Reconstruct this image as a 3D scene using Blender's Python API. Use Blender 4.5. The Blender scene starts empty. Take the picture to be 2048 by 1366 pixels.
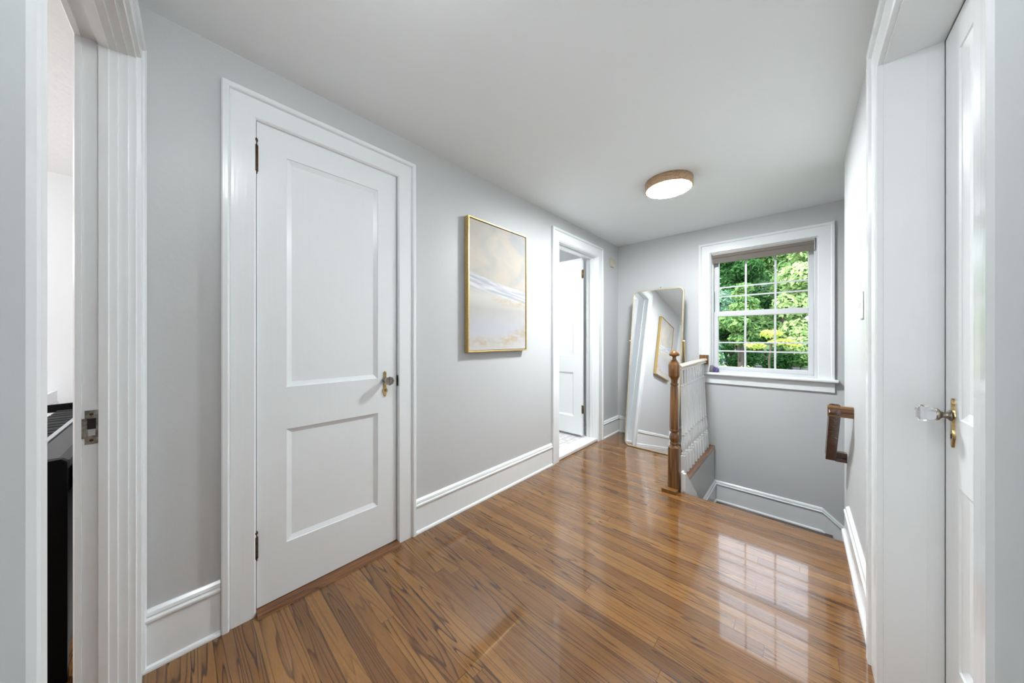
import bpy, bmesh, math, random
from mathutils import Vector, Matrix
random.seed(7)
PI = math.pi
COL = bpy.context.scene.collection
S = bpy.context.scene

# ------------------------------------------------------------------ place
XL, XR, YW, ZC = -1.671, 0.205, 3.754, 2.30     # left wall, right wall, window wall, ceiling
YS, YE, XK = 2.584, 2.863, -0.645               # top stair nosing, end of right wall, knee wall face
ZL = -0.497                                     # stair landing

# ------------------------------------------------------------------ materials
def lin(c):
    return tuple(((v / 255) / 12.92 if v / 255 <= 0.04045 else ((v / 255 + 0.055) / 1.055) ** 2.4) for v in c) + (1,)

class NT:
    def __init__(self, name):
        self.m = bpy.data.materials.new(name); self.m.use_nodes = True
        self.t = self.m.node_tree; self.b = self.t.nodes['Principled BSDF']
        self.out = self.t.nodes['Material Output']
    def n(self, kind, **kw):
        nd = self.t.nodes.new(kind)
        for k, v in kw.items():
            if k.startswith('i_'):
                key = k[2:]; key = int(key) if key.isdigit() else key
                nd.inputs[key].default_value = v
            else: setattr(nd, k, v)
        return nd
    def l(self, a, b): self.t.links.new(a, b)
    def math(self, op, a, b=None, c=None):
        nd = self.n('ShaderNodeMath', operation=op)
        for i, v in enumerate((a, b, c)):
            if v is None: continue
            if isinstance(v, (int, float)): nd.inputs[i].default_value = v
            else: self.l(v, nd.inputs[i])
        return nd.outputs[0]
    def vec(self, x, y, z):
        nd = self.n('ShaderNodeCombineXYZ')
        for i, v in enumerate((x, y, z)):
            if isinstance(v, (int, float)): nd.inputs[i].default_value = v
            else: self.l(v, nd.inputs[i])
        return nd.outputs[0]
    def xyz(self, v):
        nd = self.n('ShaderNodeSeparateXYZ'); self.l(v, nd.inputs[0]); return nd.outputs
    def noise(self, v, scale=1, detail=2, rough=.5, dist=0):
        nd = self.n('ShaderNodeTexNoise'); self.l(v, nd.inputs['Vector'])
        nd.inputs['Scale'].default_value = scale; nd.inputs['Detail'].default_value = detail
        nd.inputs['Roughness'].default_value = rough; nd.inputs['Distortion'].default_value = dist
        return nd.outputs['Fac']
    def ramp(self, f, stops):
        nd = self.n('ShaderNodeValToRGB'); self.l(f, nd.inputs[0]); r = nd.color_ramp
        while len(r.elements) < len(stops): r.elements.new(.5)
        for e, (p, c) in zip(r.elements, stops):
            e.position = p; e.color = c if len(c) == 4 else tuple(c) + (1,)
        return nd.outputs[0]
    def mix(self, f, a, b, mode='MIX'):
        nd = self.n('ShaderNodeMix', data_type='RGBA', blend_type=mode)
        for i, v in ((0, f), (6, a), (7, b)):
            if isinstance(v, (int, float, tuple)): nd.inputs[i].default_value = v
            else: self.l(v, nd.inputs[i])
        return nd.outputs[2]
    def bump(self, h, strength=.2, dist=.01):
        nd = self.n('ShaderNodeBump'); nd.inputs['Strength'].default_value = strength
        nd.inputs['Distance'].default_value = dist; self.l(h, nd.inputs['Height'])
        self.l(nd.outputs[0], self.b.inputs['Normal'])
    def set(self, **kw):
        for k, v in kw.items(): self.b.inputs[k.replace('_', ' ')].default_value = v
    def pos(self): return self.n('ShaderNodeNewGeometry').outputs['Position']
    def objc(self): return self.n('ShaderNodeTexCoord').outputs['Object']

def paint(name, c, rough, bscale=90, bstr=.06, spec=.5, stretch=(1, 1, 1)):
    t = NT(name); t.set(Base_Color=(*c, 1), Roughness=rough); t.b.inputs['Specular IOR Level'].default_value = spec
    mp = t.n('ShaderNodeMapping'); mp.inputs['Scale'].default_value = stretch; t.l(t.pos(), mp.inputs[0])
    t.bump(t.noise(mp.outputs[0], bscale, 3), bstr, .004)
    return t.m

def metal(name, c, rough, spots=.3):
    t = NT(name); t.set(Metallic=1.0, Roughness=rough)
    f = t.noise(t.objc(), 60, 3)
    t.l(t.ramp(f, [(.35, tuple(v * (1 - spots) for v in c)), (.65, c)]), t.b.inputs['Base Color'])
    return t.m

def plain(name, c, rough=.5, metallic=0.0, bscale=0):
    t = NT(name); t.set(Base_Color=(*c, 1), Roughness=rough, Metallic=metallic)
    if bscale: t.bump(t.noise(t.objc(), bscale, 2), .15, .003)
    return t.m

def wood(name, dark, mid, light, axis='z', rough=.25, scale=1.0):
    t = NT(name); o = t.xyz(t.pos())
    k = {'x': (1.6, 30, 30), 'y': (30, 1.6, 30), 'z': (30, 30, .9)}[axis]
    v = t.vec(t.math('MULTIPLY', o[0], k[0] * scale), t.math('MULTIPLY', o[1], k[1] * scale), t.math('MULTIPLY', o[2], k[2] * scale))
    a = t.noise(v, 1, 2, .45, .18)
    band = t.math('FRACT', t.math('MULTIPLY', a, 5))
    c1 = t.ramp(band, [(0, dark), (.22, mid), (.6, light), (1, mid)])
    fine = t.noise(v, 6, 3, .6)
    c2 = t.mix(t.math('MULTIPLY', fine, .6), c1, dark)
    t.l(c2, t.b.inputs['Base Color']); t.set(Roughness=rough)
    t.b.inputs['Coat Weight'].default_value = .35; t.b.inputs['Coat Roughness'].default_value = .12
    t.bump(fine, .06, .002)
    return t.m

def oak_floor(name):
    t = NT(name); o = t.xyz(t.pos()); W = .0585
    yb = t.math('DIVIDE', t.math('ADD', o[1], .02), W); iy = t.math('FLOOR', yb); fy = t.math('FRACT', yb)
    wn = t.n('ShaderNodeTexWhiteNoise', noise_dimensions='1D'); t.l(iy, wn.inputs['W'])
    xb = t.math('DIVIDE', t.math('ADD', o[0], t.math('MULTIPLY', wn.outputs['Value'], 7.3)), 1.9)
    ix = t.math('FLOOR', xb); fx = t.math('FRACT', xb)
    w2 = t.n('ShaderNodeTexWhiteNoise', noise_dimensions='2D'); t.l(t.vec(ix, iy, 0), w2.inputs['Vector'])
    r = t.xyz(w2.outputs['Color'])
    gx = t.math('ADD', o[0], t.math('MULTIPLY', r[0], 37)); gz = t.math('MULTIPLY', r[2], 19)
    # cathedral rings
    gv = t.vec(t.math('MULTIPLY', gx, .95), t.math('MULTIPLY', t.math('ADD', fy, t.math('MULTIPLY', r[1], 9)), .95), gz)
    a = t.noise(gv, 1.3, 1.2, .4, .15)
    wob = t.noise(t.vec(t.math('MULTIPLY', gx, 9), t.math('MULTIPLY', fy, 2.2), gz), 1, 2)
    a2 = t.math('ADD', a, t.math('MULTIPLY', wob, .022))
    band = t.math('FRACT', t.math('MULTIPLY', a2, t.math('ADD', 6.5, t.math('MULTIPLY', r[0], 6.5))))
    ring = t.ramp(band, [(0, (1, 1, 1)), (.08, (.9,) * 3), (.20, (.34,) * 3), (.5, (.08,) * 3), (.92, (0, 0, 0)), (1, (.95,) * 3)])
    fine = t.noise(t.vec(t.math('MULTIPLY', gx, 5), t.math('MULTIPLY', fy, 11), gz), 2.2, 4, .65)
    pore = t.ramp(t.noise(t.vec(t.math('MULTIPLY', gx, 16), t.math('MULTIPLY', fy, 26), gz), 1.6, 3, .7), [(.42, (0, 0, 0)), (.72, (1, 1, 1))])
    blot = t.noise(t.vec(t.math('MULTIPLY', gx, 2.2), t.math('MULTIPLY', fy, .8), gz), 2, 3)
    base = t.ramp(r[1], [(0, lin((103, 69, 36))), (.25, lin((132, 91, 47))), (.6, lin((149, 105, 54))), (1, lin((166, 120, 64)))])
    base = t.mix(t.math('MULTIPLY', blot, .42), base, lin((114, 75, 38)))
    base = t.mix(t.math('MULTIPLY', fine, .45), base, lin((118, 80, 41)))
    base = t.mix(t.math('MULTIPLY', pore, .42), base, lin((84, 50, 26)))
    rs = t.math('MULTIPLY', ring, t.math('ADD', .34, t.math('MULTIPLY', r[2], .62)))
    base = t.mix(rs, base, lin((54, 28, 13)))
    ey = t.math('MINIMUM', fy, t.math('SUBTRACT', 1, fy)); ex = t.math('MULTIPLY', t.math('MINIMUM', fx, t.math('SUBTRACT', 1, fx)), 1.9 / W)
    e = t.math('MINIMUM', ey, ex)
    seam = t.ramp(e, [(0, (1, 1, 1)), (.011, (.8,) * 3), (.028, (0, 0, 0))])
    base = t.mix(t.math('MULTIPLY', seam, t.math('ADD', .45, t.math('MULTIPLY', r[0], .5))), base, lin((38, 22, 13)))
    t.l(base, t.b.inputs['Base Color'])
    rr = t.math('ADD', .13, t.math('MULTIPLY', t.noise(t.pos(), 9, 3), .12)); t.l(rr, t.b.inputs['Roughness'])
    t.b.inputs['Coat Weight'].default_value = .6; t.b.inputs['Coat Roughness'].default_value = .035
    wave = t.noise(t.vec(t.math('MULTIPLY', o[0], 1.6), t.math('MULTIPLY', o[1], 7), r[0]), 1.5, 2)
    h = t.math('ADD', t.math('MULTIPLY', wave, .55), t.math('MULTIPLY', seam, -.12))
    h = t.math('ADD', h, t.math('MULTIPLY', ring, -.03))
    t.bump(h, .10, .006)
    nb = t.t.nodes[-1]
    return t.m

def painting_mat(name, y0, y1, z0, z1):
    t = NT(name); o = t.xyz(t.pos())
    s = t.math('DIVIDE', t.math('SUBTRACT', o[1], y0), y1 - y0); v = t.math('DIVIDE', t.math('SUBTRACT', o[2], z0), z1 - z0)
    P3 = t.vec(s, t.math('MULTIPLY', v, 1.5), 0)
    cloud = t.noise(P3, 2.6, 4, .55, .6); soft = t.noise(P3, 6, 3, .5, .4)
    sky = t.ramp(cloud, [(.32, lin((166, 166, 167))), (.46, lin((179, 174, 166))), (.58, lin((190, 180, 167))), (.72, lin((175, 173, 169)))])
    tl = t.math('ADD', v, t.math('MULTIPLY', s, .10))            # wave band slopes down to the right
    strk = t.noise(t.vec(t.math('MULTIPLY', s, 2.2), t.math('MULTIPLY', tl, 48), 0), 1, 3, .6, .3)
    waves = t.ramp(strk, [(.36, lin((164, 166, 175))), (.47, lin((180, 182, 189))), (.56, lin((199, 199, 202))), (.66, lin((210, 209, 206)))])
    low = t.ramp(v, [(0, lin((193, 191, 189))), (.09, lin((186, 184, 185))), (.17, lin((177, 179, 188))), (.24, lin((177, 176, 178))), (.33, lin((173, 170, 166))), (.42, lin((197, 194, 189))), (.5, lin((182, 179, 176)))])
    low = t.mix(t.math('MULTIPLY', soft, .25), low, lin((210, 206, 201)))
    wob = t.math('MULTIPLY', t.math('SUBTRACT', soft, .5), .035)
    edge1 = t.math('ADD', tl, wob)
    m_sky = t.ramp(edge1, [(.585, (0, 0, 0)), (.60, (1, 1, 1))])
    m_wav = t.ramp(edge1, [(.475, (0, 0, 0)), (.50, (1, 1, 1))])
    col = t.mix(m_wav, low, waves); col = t.mix(m_sky, col, sky)
    gold = lin((177, 156, 115))
    dn = t.noise(t.vec(t.math('MULTIPLY', s, 9), t.math('MULTIPLY', v, 26), 0), 1, 4, .65)
    def dune(center, width, smask):
        d = t.math('ABSOLUTE', t.math('SUBTRACT', t.math('ADD', v, wob), center))
        f = t.math('SUBTRACT', 1, t.math('DIVIDE', d, width)); f = t.math('MAXIMUM', f, 0)
        f = t.math('MULTIPLY', f, t.ramp(dn, [(.38, (0, 0, 0)), (.58, (1, 1, 1))]))
        return t.math('MULTIPLY', f, smask)
    m1 = dune(t.math('ADD', .415, t.math('MULTIPLY', s, -.02)), .045, t.ramp(s, [(.25, (0, 0, 0)), (.55, (.6,) * 3), (1, (.95,) * 3)]))
    m2 = dune(t.math('ADD', .03, t.math('MULTIPLY', t.math('MULTIPLY', s, s), .15)), .075, t.ramp(s, [(.35, (0, 0, 0)), (.6, (.75,) * 3), (1, (1,) * 3)]))
    m3 = dune(.075, .05, t.ramp(s, [(.0, (.5,) * 3), (.2, (.9,) * 3), (.5, (.1,) * 3)]))
    for m_ in (m1, m2, m3): col = t.mix(m_, col, gold)
    t.l(col, t.b.inputs['Base Color']); t.set(Roughness=.6); t.bump(dn, .12, .002)
    return t.m

def glass_pane(name):
    t = NT(name); t.t.nodes.remove(t.b)
    tr = t.n('ShaderNodeBsdfTransparent'); tr.inputs[0].default_value = (.97, .985, .975, 1)
    gl = t.n('ShaderNodeBsdfGlossy'); gl.inputs['Roughness'].default_value = .01
    fr = t.n('ShaderNodeFresnel'); fr.inputs[0].default_value = 1.10
    mx = t.n('ShaderNodeMixShader'); t.l(fr.outputs[0], mx.inputs[0]); t.l(tr.outputs[0], mx.inputs[1]); t.l(gl.outputs[0], mx.inputs[2])
    t.l(mx.outputs[0], t.out.inputs[0]); return t.m

def crystal_glass(name, tint):
    t = NT(name); t.set(Base_Color=(*tint, 1), Roughness=.02, IOR=1.48); t.b.inputs['Transmission Weight'].default_value = 1
    return t.m

def emitter(name, c, k):
    t = NT(name); t.set(Base_Color=(.9, .9, .9, 1)); t.b.inputs['Emission Color'].default_value = (*c, 1); t.b.inputs['Emission Strength'].default_value = k
    return t.m

def leafmat(name, a, b, tr=.35):
    t = NT(name); t.t.nodes.remove(t.b)
    f = t.noise(t.pos(), 3.5, 3); c = t.ramp(f, [(.35, a), (.65, b)])
    d = t.n('ShaderNodeBsdfDiffuse'); t.l(c, d.inputs[0]); q = t.n('ShaderNodeBsdfTranslucent'); t.l(c, q.inputs[0])
    mx = t.n('ShaderNodeMixShader'); mx.inputs[0].default_value = tr
    t.l(d.outputs[0], mx.inputs[1]); t.l(q.outputs[0], mx.inputs[2]); t.l(mx.outputs[0], t.out.inputs[0]); return t.m

def marble_tile(name):
    t = NT(name); o = t.xyz(t.pos())
    br = t.n('ShaderNodeTexBrick'); t.l(t.vec(o[1], o[0], 0), br.inputs['Vector'])
    br.inputs['Scale'].default_value = 1; br.inputs['Brick Width'].default_value = .15; br.inputs['Row Height'].default_value = .075
    br.inputs['Mortar Size'].default_value = .003
    br.inputs['Color1'].default_value = lin((226, 224, 221)); br.inputs['Color2'].default_value = lin((208, 207, 206)); br.inputs['Mortar'].default_value = lin((170, 168, 166))
    vein = t.ramp(t.noise(t.pos(), 9, 5, .7, 1.2), [(.46, (0, 0, 0)), (.5, (.5,) * 3), (.54, (0, 0, 0))])
    t.l(t.mix(vein, br.outputs['Color'], lin((176, 176, 178))), t.b.inputs['Base Color']); t.set(Roughness=.25); return t.m

def grassmat(name, a, b):
    t = NT(name); f = t.noise(t.pos(), 1.3, 6, .7); t.l(t.ramp(f, [(.35, a), (.65, b)]), t.b.inputs['Base Color']); t.set(Roughness=.9)
    t.bump(t.noise(t.pos(), 25, 3), .6, .05); return t.m

M = {}
M['wall'] = paint('wall_paint_grey', (.56, .568, .573), .42, 60, .10)
M['wall_white'] = paint('wall_paint_pale', (.74, .745, .75), .5, 60, .10)
M['ceil'] = paint('ceiling_paint', (.855, .885, .905), .7, 30, .12)
M['ceil_tex'] = paint('ceiling_stipple', (.82, .82, .82), .7, 22, .9)
M['trim'] = paint('trim_gloss_white', (.80, .825, .835), .16, 55, .10, stretch=(1, 1, .06))
M['door'] = paint('door_gloss_white', (.80, .825, .835), .24, 55, .08, stretch=(1, 1, .08))
M['vinyl'] = plain('window_vinyl', (.62, .63, .65), .3)
M['floor'] = oak_floor('oak_strip_floor')
M['newel'] = wood('stained_oak_post', lin((72, 42, 16)), lin((122, 80, 34)), lin((150, 104, 50)), 'z', .28)
M['cap'] = wood('oak_stair_nosing', lin((74, 42, 20)), lin((130, 88, 52)), lin((156, 108, 68)), 'y', .3)
M['thresh'] = wood('oak_threshold', lin((70, 38, 16)), lin((122, 78, 42)), lin((142, 94, 54)), 'y', .35)
M['rail'] = wood('dark_handrail_wood', lin((34, 18, 12)), lin((66, 38, 24)), lin((92, 58, 34)), 'y', .22)
M['railtop'] = wood('brown_handrail_wood', lin((70, 42, 18)), lin((120, 82, 44)), lin((140, 98, 56)), 'x', .3)
M['tan'] = paint('rail_worn_cream_paint', lin((204, 192, 170))[:3], .2, 40, .05)
M['ring'] = wood('pale_ash_ring', lin((150, 118, 84)), lin((184, 152, 116)), lin((200, 170, 134)), 'x', .4)
M['gold'] = metal('brushed_gold', (.76, .54, .23), .40, .15)
M['goldpale'] = metal('pale_gold', (.86, .72, .50), .28, .1)
M['brass'] = metal('aged_brass', (.66, .48, .20), .28, .55)
M['bronze'] = metal('dark_bronze', (.10, .07, .045), .42, .5)
M['nickel'] = metal('worn_nickel', (.44, .40, .34), .3, .6)
M['mirror'] = plain('mirror_silver', (.90, .91, .92), .0, 1.0)
M['crystal'] = crystal_glass('knob_glass', (.97, .96, .98))
M['pane'] = glass_pane('window_glass')
M['shade'] = paint('taupe_shade_cloth', lin((122, 114, 107))[:3], .8, 500, .3)
M['alu'] = plain('shade_rail_beige', lin((164, 160, 153))[:3], .4)
M['lamp'] = emitter('lamp_diffuser_glow', (.93, .98, 1.0), 57)
M['globe'] = emitter('fill_globe_glow', (.92, .975, 1.0), 8.4)  # glow of the added fill globe over the near hall
M['black'] = plain('piano_black_gloss', (.010, .011, .012), .42)
M['blackmatte'] = plain('piano_black_satin', (.008, .008, .009), .6)
M['blackdeep'] = plain('piano_side_black', (.004, .004, .0045), .5); M['blackdeep'].node_tree.nodes['Principled BSDF'].inputs['Specular IOR Level'].default_value = .12
M['ivory'] = plain('white_key_plastic', (.82, .82, .80), .25)
M['silver'] = plain('silver_strip', (.52, .53, .55), .35, .6)
M['beige'] = plain('sensor_beige', lin((188, 182, 164))[:3], .45)
M['sensorlens'] = plain('sensor_lens', lin((214, 212, 206))[:3], .2)
M['plate'] = plain('switch_white', (.84, .84, .83), .3)
M['darkhole'] = plain('dark_recess', (.01, .009, .008), .7)
M['rock'] = plain('grey_rock', (.16, .16, .17), .8, 0, 60)
M['amethyst'] = plain('amethyst_purple', (.12, .09, .22), .2)
M['marble'] = marble_tile('marble_floor')
M['sillmarble'] = paint('white_marble_sill', (.80, .79, .77), .25, 20, .02)
M['bark'] = plain('bark', (.05, .040, .032), .9, 0, 8)
M['grass'] = grassmat('lawn_grass', lin((48, 74, 36)), lin((96, 124, 62)))
M['road'] = plain('pale_asphalt', lin((112, 112, 130))[:3], .9, 0, 5)
M['stone'] = plain('grey_fieldstone', lin((104, 102, 112))[:3], .9, 0, 5)
LEAF = {
    'deep': leafmat('leaf_deep_green', lin((34, 66, 40)), lin((70, 112, 62))),
    'mid': leafmat('leaf_mid_green', lin((78, 116, 70)), lin((134, 166, 104))),
    'light': leafmat('leaf_light_green', lin((128, 160, 106)), lin((184, 204, 148))),
    'yellow': leafmat('leaf_yellow_green', lin((146, 166, 78)), lin((196, 204, 116))),
    'blue': leafmat('leaf_blue_green', lin((70, 112, 92)), lin((142, 180, 150))),
}

# ------------------------------------------------------------------ mesh helpers
class MB:
    def __init__(self): self.v, self.f, self.sm = [], [], []
    def add(self, vs, fs, smooth=False):
        b = len(self.v); self.v += [tuple(p) for p in vs]
        for q in fs: self.f.append([i + b for i in q]); self.sm.append(smooth)
        return self
    def box(self, x0, x1, y0, y1, z0, z1):
        x0, x1 = sorted((x0, x1)); y0, y1 = sorted((y0, y1)); z0, z1 = sorted((z0, z1))
        return self.add([(x0, y0, z0), (x1, y0, z0), (x1, y1, z0), (x0, y1, z0), (x0, y0, z1), (x1, y0, z1), (x1, y1, z1), (x0, y1, z1)],
                        [(0, 3, 2, 1), (4, 5, 6, 7), (0, 1, 5, 4), (1, 2, 6, 5), (2, 3, 7, 6), (3, 0, 4, 7)])
    def loft(self, rings, caps=True, smooth=True):
        n = len(rings[0]); vs = [p for r in rings for p in r]; fs = []
        for i in range(len(rings) - 1):
            for j in range(n):
                k = (j + 1) % n; fs.append((i * n + j, i * n + k, (i + 1) * n + k, (i + 1) * n + j))
        self.add(vs, fs, smooth)
        if caps:
            self.add(rings[0], [tuple(reversed(range(n)))]); self.add(rings[-1], [tuple(range(n))])
        return self
    def lathe(self, prof, c=(0, 0, 0), axis='z', n=24, smooth=True, caps=True):
        rings = []
        for d, r in prof:
            ring = []
            for j in range(n):
                a = 2 * PI * j / n; p, q = r * math.cos(a), r * math.sin(a)
                w = {'z': (p, q, d), 'x': (d, p, q), 'y': (q, d, p)}[axis]
                ring.append((c[0] + w[0], c[1] + w[1], c[2] + w[2]))
            rings.append(ring)
        return self.loft(rings, caps, smooth)
    def sweep(self, prof, paths, smooth=False, closed=False):
        """paths: for each profile point a list of points along the run (same count)."""
        n = len(paths[0]); m = len(paths); vs = [p for pa in paths for p in pa]; fs = []
        for i in range(m if closed else m - 1):
            i2 = (i + 1) % m
            for j in range(n - 1): fs.append((i * n + j, i * n + j + 1, i2 * n + j + 1, i2 * n + j))
        self.add(vs, fs, smooth)
        if closed:
            self.add([pa[0] for pa in paths], [tuple(range(m))]); self.add([pa[-1] for pa in paths], [tuple(reversed(range(m)))])
        return self
    def tube(self, pts, r, n=10):
        rings = []; pts = [Vector(p) for p in pts]
        for i, p in enumerate(pts):
            d = (pts[min(i + 1, len(pts) - 1)] - pts[max(i - 1, 0)]).normalized()
            a = d.orthogonal().normalized() if i == 0 else (a - d * a.dot(d)).normalized()
            b = d.cross(a); rings.append([tuple(p + a * r * math.cos(2 * PI * j / n) + b * r * math.sin(2 * PI * j / n)) for j in range(n)])
        return self.loft(rings)
    def xf(self, M4):
        self.v = [tuple(M4 @ Vector(p)) for p in self.v]; return self
    def build(self, name, mat, parent=None, bevel=0, segs=2, recalc=True, seg_angle=30):
        me = bpy.data.meshes.new(name); me.from_pydata(self.v, [], self.f)
        for p, s in zip(me.polygons, self.sm): p.use_smooth = s
        if recalc:
            bm = bmesh.new(); bm.from_mesh(me); bmesh.ops.remove_doubles(bm, verts=bm.verts, dist=1e-6)
            bmesh.ops.recalc_face_normals(bm, faces=bm.faces); bm.to_mesh(me); bm.free()
        for m_ in (mat if isinstance(mat, (list, tuple)) else [mat]): me.materials.append(m_)
        o = bpy.data.objects.new(name, me); COL.objects.link(o)
        if parent is not None: o.parent = parent
        if bevel:
            b = o.modifiers.new('bevel', 'BEVEL'); b.width = bevel; b.segments = segs; b.limit_method = 'ANGLE'; b.angle_limit = math.radians(seg_angle)
            b.harden_normals = False
        return o

def tag(o, label, cat, group=None, kind=None):
    o['label'] = label; o['category'] = cat
    if group: o['group'] = group
    if kind: o['kind'] = kind
    return o
def thing(name, label, cat, loc=(0, 0, 0), rz=0, group=None, kind=None):
    o = bpy.data.objects.new(name, None); COL.objects.link(o); o.location = loc; o.rotation_euler = (0, 0, rz); o.empty_display_size = .1
    return tag(o, label, cat, group, kind)
def struct(o, label, cat): return tag(o, label, cat, None, 'structure')
def copy_tree(o, parent=None):
    c = o.copy(); COL.objects.link(c); c.parent = parent
    for ch in o.children: copy_tree(ch, c)
    return c
B = MB

# ------------------------------------------------------------------ shell
# floor (oak strip), L-shaped round the stair opening, rounded nosing at its edge
fl = MB(); fl.box(-1.80, 1.70, -.20, YS - .03, -.2, 0); fl.box(-1.80, XK - .05, YS - .03, YW, -.2, 0)
ns = []
for k in range(9):
    a = -PI / 2 + PI * k / 8; ns.append((YS - .014 + .014 * math.cos(a), -.014 + .014 * math.sin(a)))
prof = [(YS - .03, 0)] + list(reversed(ns)) + [(YS - .03, -.028)]
fl.sweep(prof, [[(XK - .05, y, z), (XR, y, z)] for y, z in prof], closed=True)
struct(fl.build('floor', M['floor']), 'glossy brown oak strip floor of the hallway', 'floor')
struct(B().box(-4.0, 1.70, -3.4, -.20, -.2, 0).build('floor_bedroom', M['floor']), 'wooden floor of the room beyond the doorway with the piano', 'floor')
struct(B().box(-3.3, -1.80, 1.95, YW, -.2, .03).build('floor_bathroom', M['marble']), 'white marble tiled floor beyond the open door', 'floor')
struct(B().box(XK, .20, 3.02, YW, ZL - .12, ZL).build('floor_landing', M['rail']), 'dark wooden stair landing below the window', 'floor')
# stairs down to the landing and on behind the right wall
st = MB()
st.box(XK, XR, YS - .03, YS - .015, -.175, -.03); st.box(XK, XR, YS - .03, 2.83, -.215, -.175); st.box(XK, XR, 2.80, 2.815, -.35, -.215)
st.box(XK, XR, 2.80, 3.06, -.39, -.35); st.box(XK, XR, 3.02, 3.035, ZL, -.39)
struct(st.build('floor_stair', M['cap']), 'wooden steps going down to the landing below the window', 'stairs')
st2 = MB()
for i in range(6):
    x0 = .19 + .245 * i; st2.box(x0, x0 + .245, YE, YW, -2.0, ZL - .18 * (i + 1))
struct(st2.build('floor_stair', M['cap']), 'lower flight of steps turning away behind the right wall', 'stairs')

struct(B().box(-4.0, 1.70, -.20, YW + .15, ZC, ZC + .12).build('ceiling', M['ceil']), 'plain white ceiling over the hallway', 'ceiling')
struct(B().box(-4.0, 1.70, -3.4, -.20, ZC, ZC + .12).build('ceiling_bedroom', M['ceil_tex']), 'rough textured white ceiling beyond the doorway with the piano', 'ceiling')

# left wall with the closet and bathroom openings
wl = MB(); T = .12
CY0, CY1, CZ = .2255, .853, 2.063          # closet opening
BY0, BY1, BZ = 2.440, 3.215, 2.072         # bathroom opening
for y0, y1, z0, z1 in ((-.135, CY0, 0, ZC), (CY0, CY1, CZ, ZC), (CY1, BY0, 0, ZC), (BY0, BY1, BZ, ZC), (BY1, YW, 0, ZC)):
    wl.box(XL - T, XL, y0, y1, z0, z1)
struct(wl.build('wall_left', M['wall']), 'long light grey wall with the painting and two white doors', 'wall')
struct(B().box(-1.86, -1.80, .1, 1.0, 0, ZC).build('wall_closet', M['wall_white']), 'inner wall of the closet behind the closed white door', 'wall')

# window wall
WX0, WX1, WZ0, WZ1 = -.681, .111, .790, 2.030
ww = MB()
for x0, x1, z0, z1 in ((-3.4, WX0, -.2, ZC), (WX0, WX1, -2.0, WZ0), (WX0, WX1, WZ1, ZC), (WX1, 1.70, -2.0, ZC), (XK - .10, WX0, -2.0, -.2)):
    ww.box(x0, x1, YW, YW + .15, z0, z1)
struct(ww.build('wall_window', M['wall']), 'light grey end wall holding the window', 'wall')

# right wall with its door opening
RY0, RY1, RZ = .783, 1.570, 2.047
wr = MB()
for y0, y1, z0, z1 in ((-.30, RY0, 0, ZC), (RY0, RY1, RZ, ZC), (RY1, YE, -.7, ZC)): wr.box(XR, XR + .15, y0, y1, z0, z1)
struct(wr.build('wall_right', M['wall']), 'light grey wall on the right with the light switch and handrail', 'wall')
struct(B().box(XR + .15, 1.70, YE - .12, YE, -2.0, ZC).build('wall_stair', M['wall']), 'grey wall beside the lower stairs behind the right wall', 'wall')
struct(B().box(1.70, 1.82, -3.4, YW + .15, -2.0, ZC + .12).build('wall_outer', M['wall_white']), 'far outer wall closing the house beyond the right door', 'wall')
# knee wall under the balustrade
kw = MB(); kw.box(XK - .10, XK, 2.62, YW, -2.0, .030)
struct(kw.build('wall_knee', M['wall']), 'low grey wall below the white balusters', 'wall')
struct(B().box(XK - .1, XR, YS - .12, YS - .032, -2.0, -.2).build('wall_understair', M['wall_white']), 'wall under the edge of the floor at the stair head', 'wall')

# back wall, a touch out of square, with the doorway to the room with the piano
BA = math.radians(2.2); BO = (XL, -.0968, 0)
S0, S1, SZ = .071, .950, 2.070
def backify(o): o.location = BO; o.rotation_euler = (0, 0, -BA); return o
wb = MB()
for s0, s1, z0, z1 in ((-2.40, S0 - .019, 0, ZC), (S0 - .019, S1 + .019, SZ + .019, ZC), (S1 + .019, 3.4, 0, ZC)): wb.box(s0, s1, -.095, 0, z0, z1)
struct(backify(wb.build('wall_back', M['wall'])), 'grey wall at the left edge with the open doorway to the piano', 'wall')

# rooms beyond
struct(B().box(-4.0, -3.79, -3.4, .06, 0, ZC).build('wall_bedroom', M['wall_white']), 'pale far wall of the room with the piano', 'wall')
struct(B().box(-3.79, 1.70, -3.4, -3.25, 0, ZC).build('wall_bedroom', M['wall_white']), 'pale side wall deep inside the room with the piano', 'wall')
bw = MB(); bw.box(-3.42, -3.3, 1.83, YW, -.2, ZC); bw.box(-3.3, XL - T, 1.83, 1.95, -.2, ZC)
struct(bw.build('wall_bathroom', M['wall_white']), 'pale walls of the bathroom beyond the open door', 'wall')

# ------------------------------------------------------------------ casings, jambs, baseboards
FLAT = lambda w: [(0, 0), (0, .014), (.004, .018), (w - .030, .018), (w - .026, .015), (w - .023, .025), (w - .019, .028), (w - .004, .027), (w, .022), (w, 0)]
def casing_mb(s0, s1, zh, w, prof, place, z0=0.0, wl_=None, wr_=None):
    """Three mitred boards round an opening; place(s, n, z) gives the world point."""
    mb = MB(); paths = []
    for d, n in prof:
        dl = d if wl_ is None else d * wl_ / w; dr = d if wr_ is None else d * wr_ / w
        paths.append([place(s0 - dl, n, z0), place(s0 - dl, n, zh + d), place(s1 + dr, n, zh + d), place(s1 + dr, n, z0)])
    mb.sweep(prof, paths, closed=True); return mb
onleft = lambda s, n, z: (XL + n, s, z)
onright = lambda s, n, z: (XR - n, s, z)
onwin = lambda s, n, z: (s, YW - n, z)
local = lambda s, n, z: (s, n, z)

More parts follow.
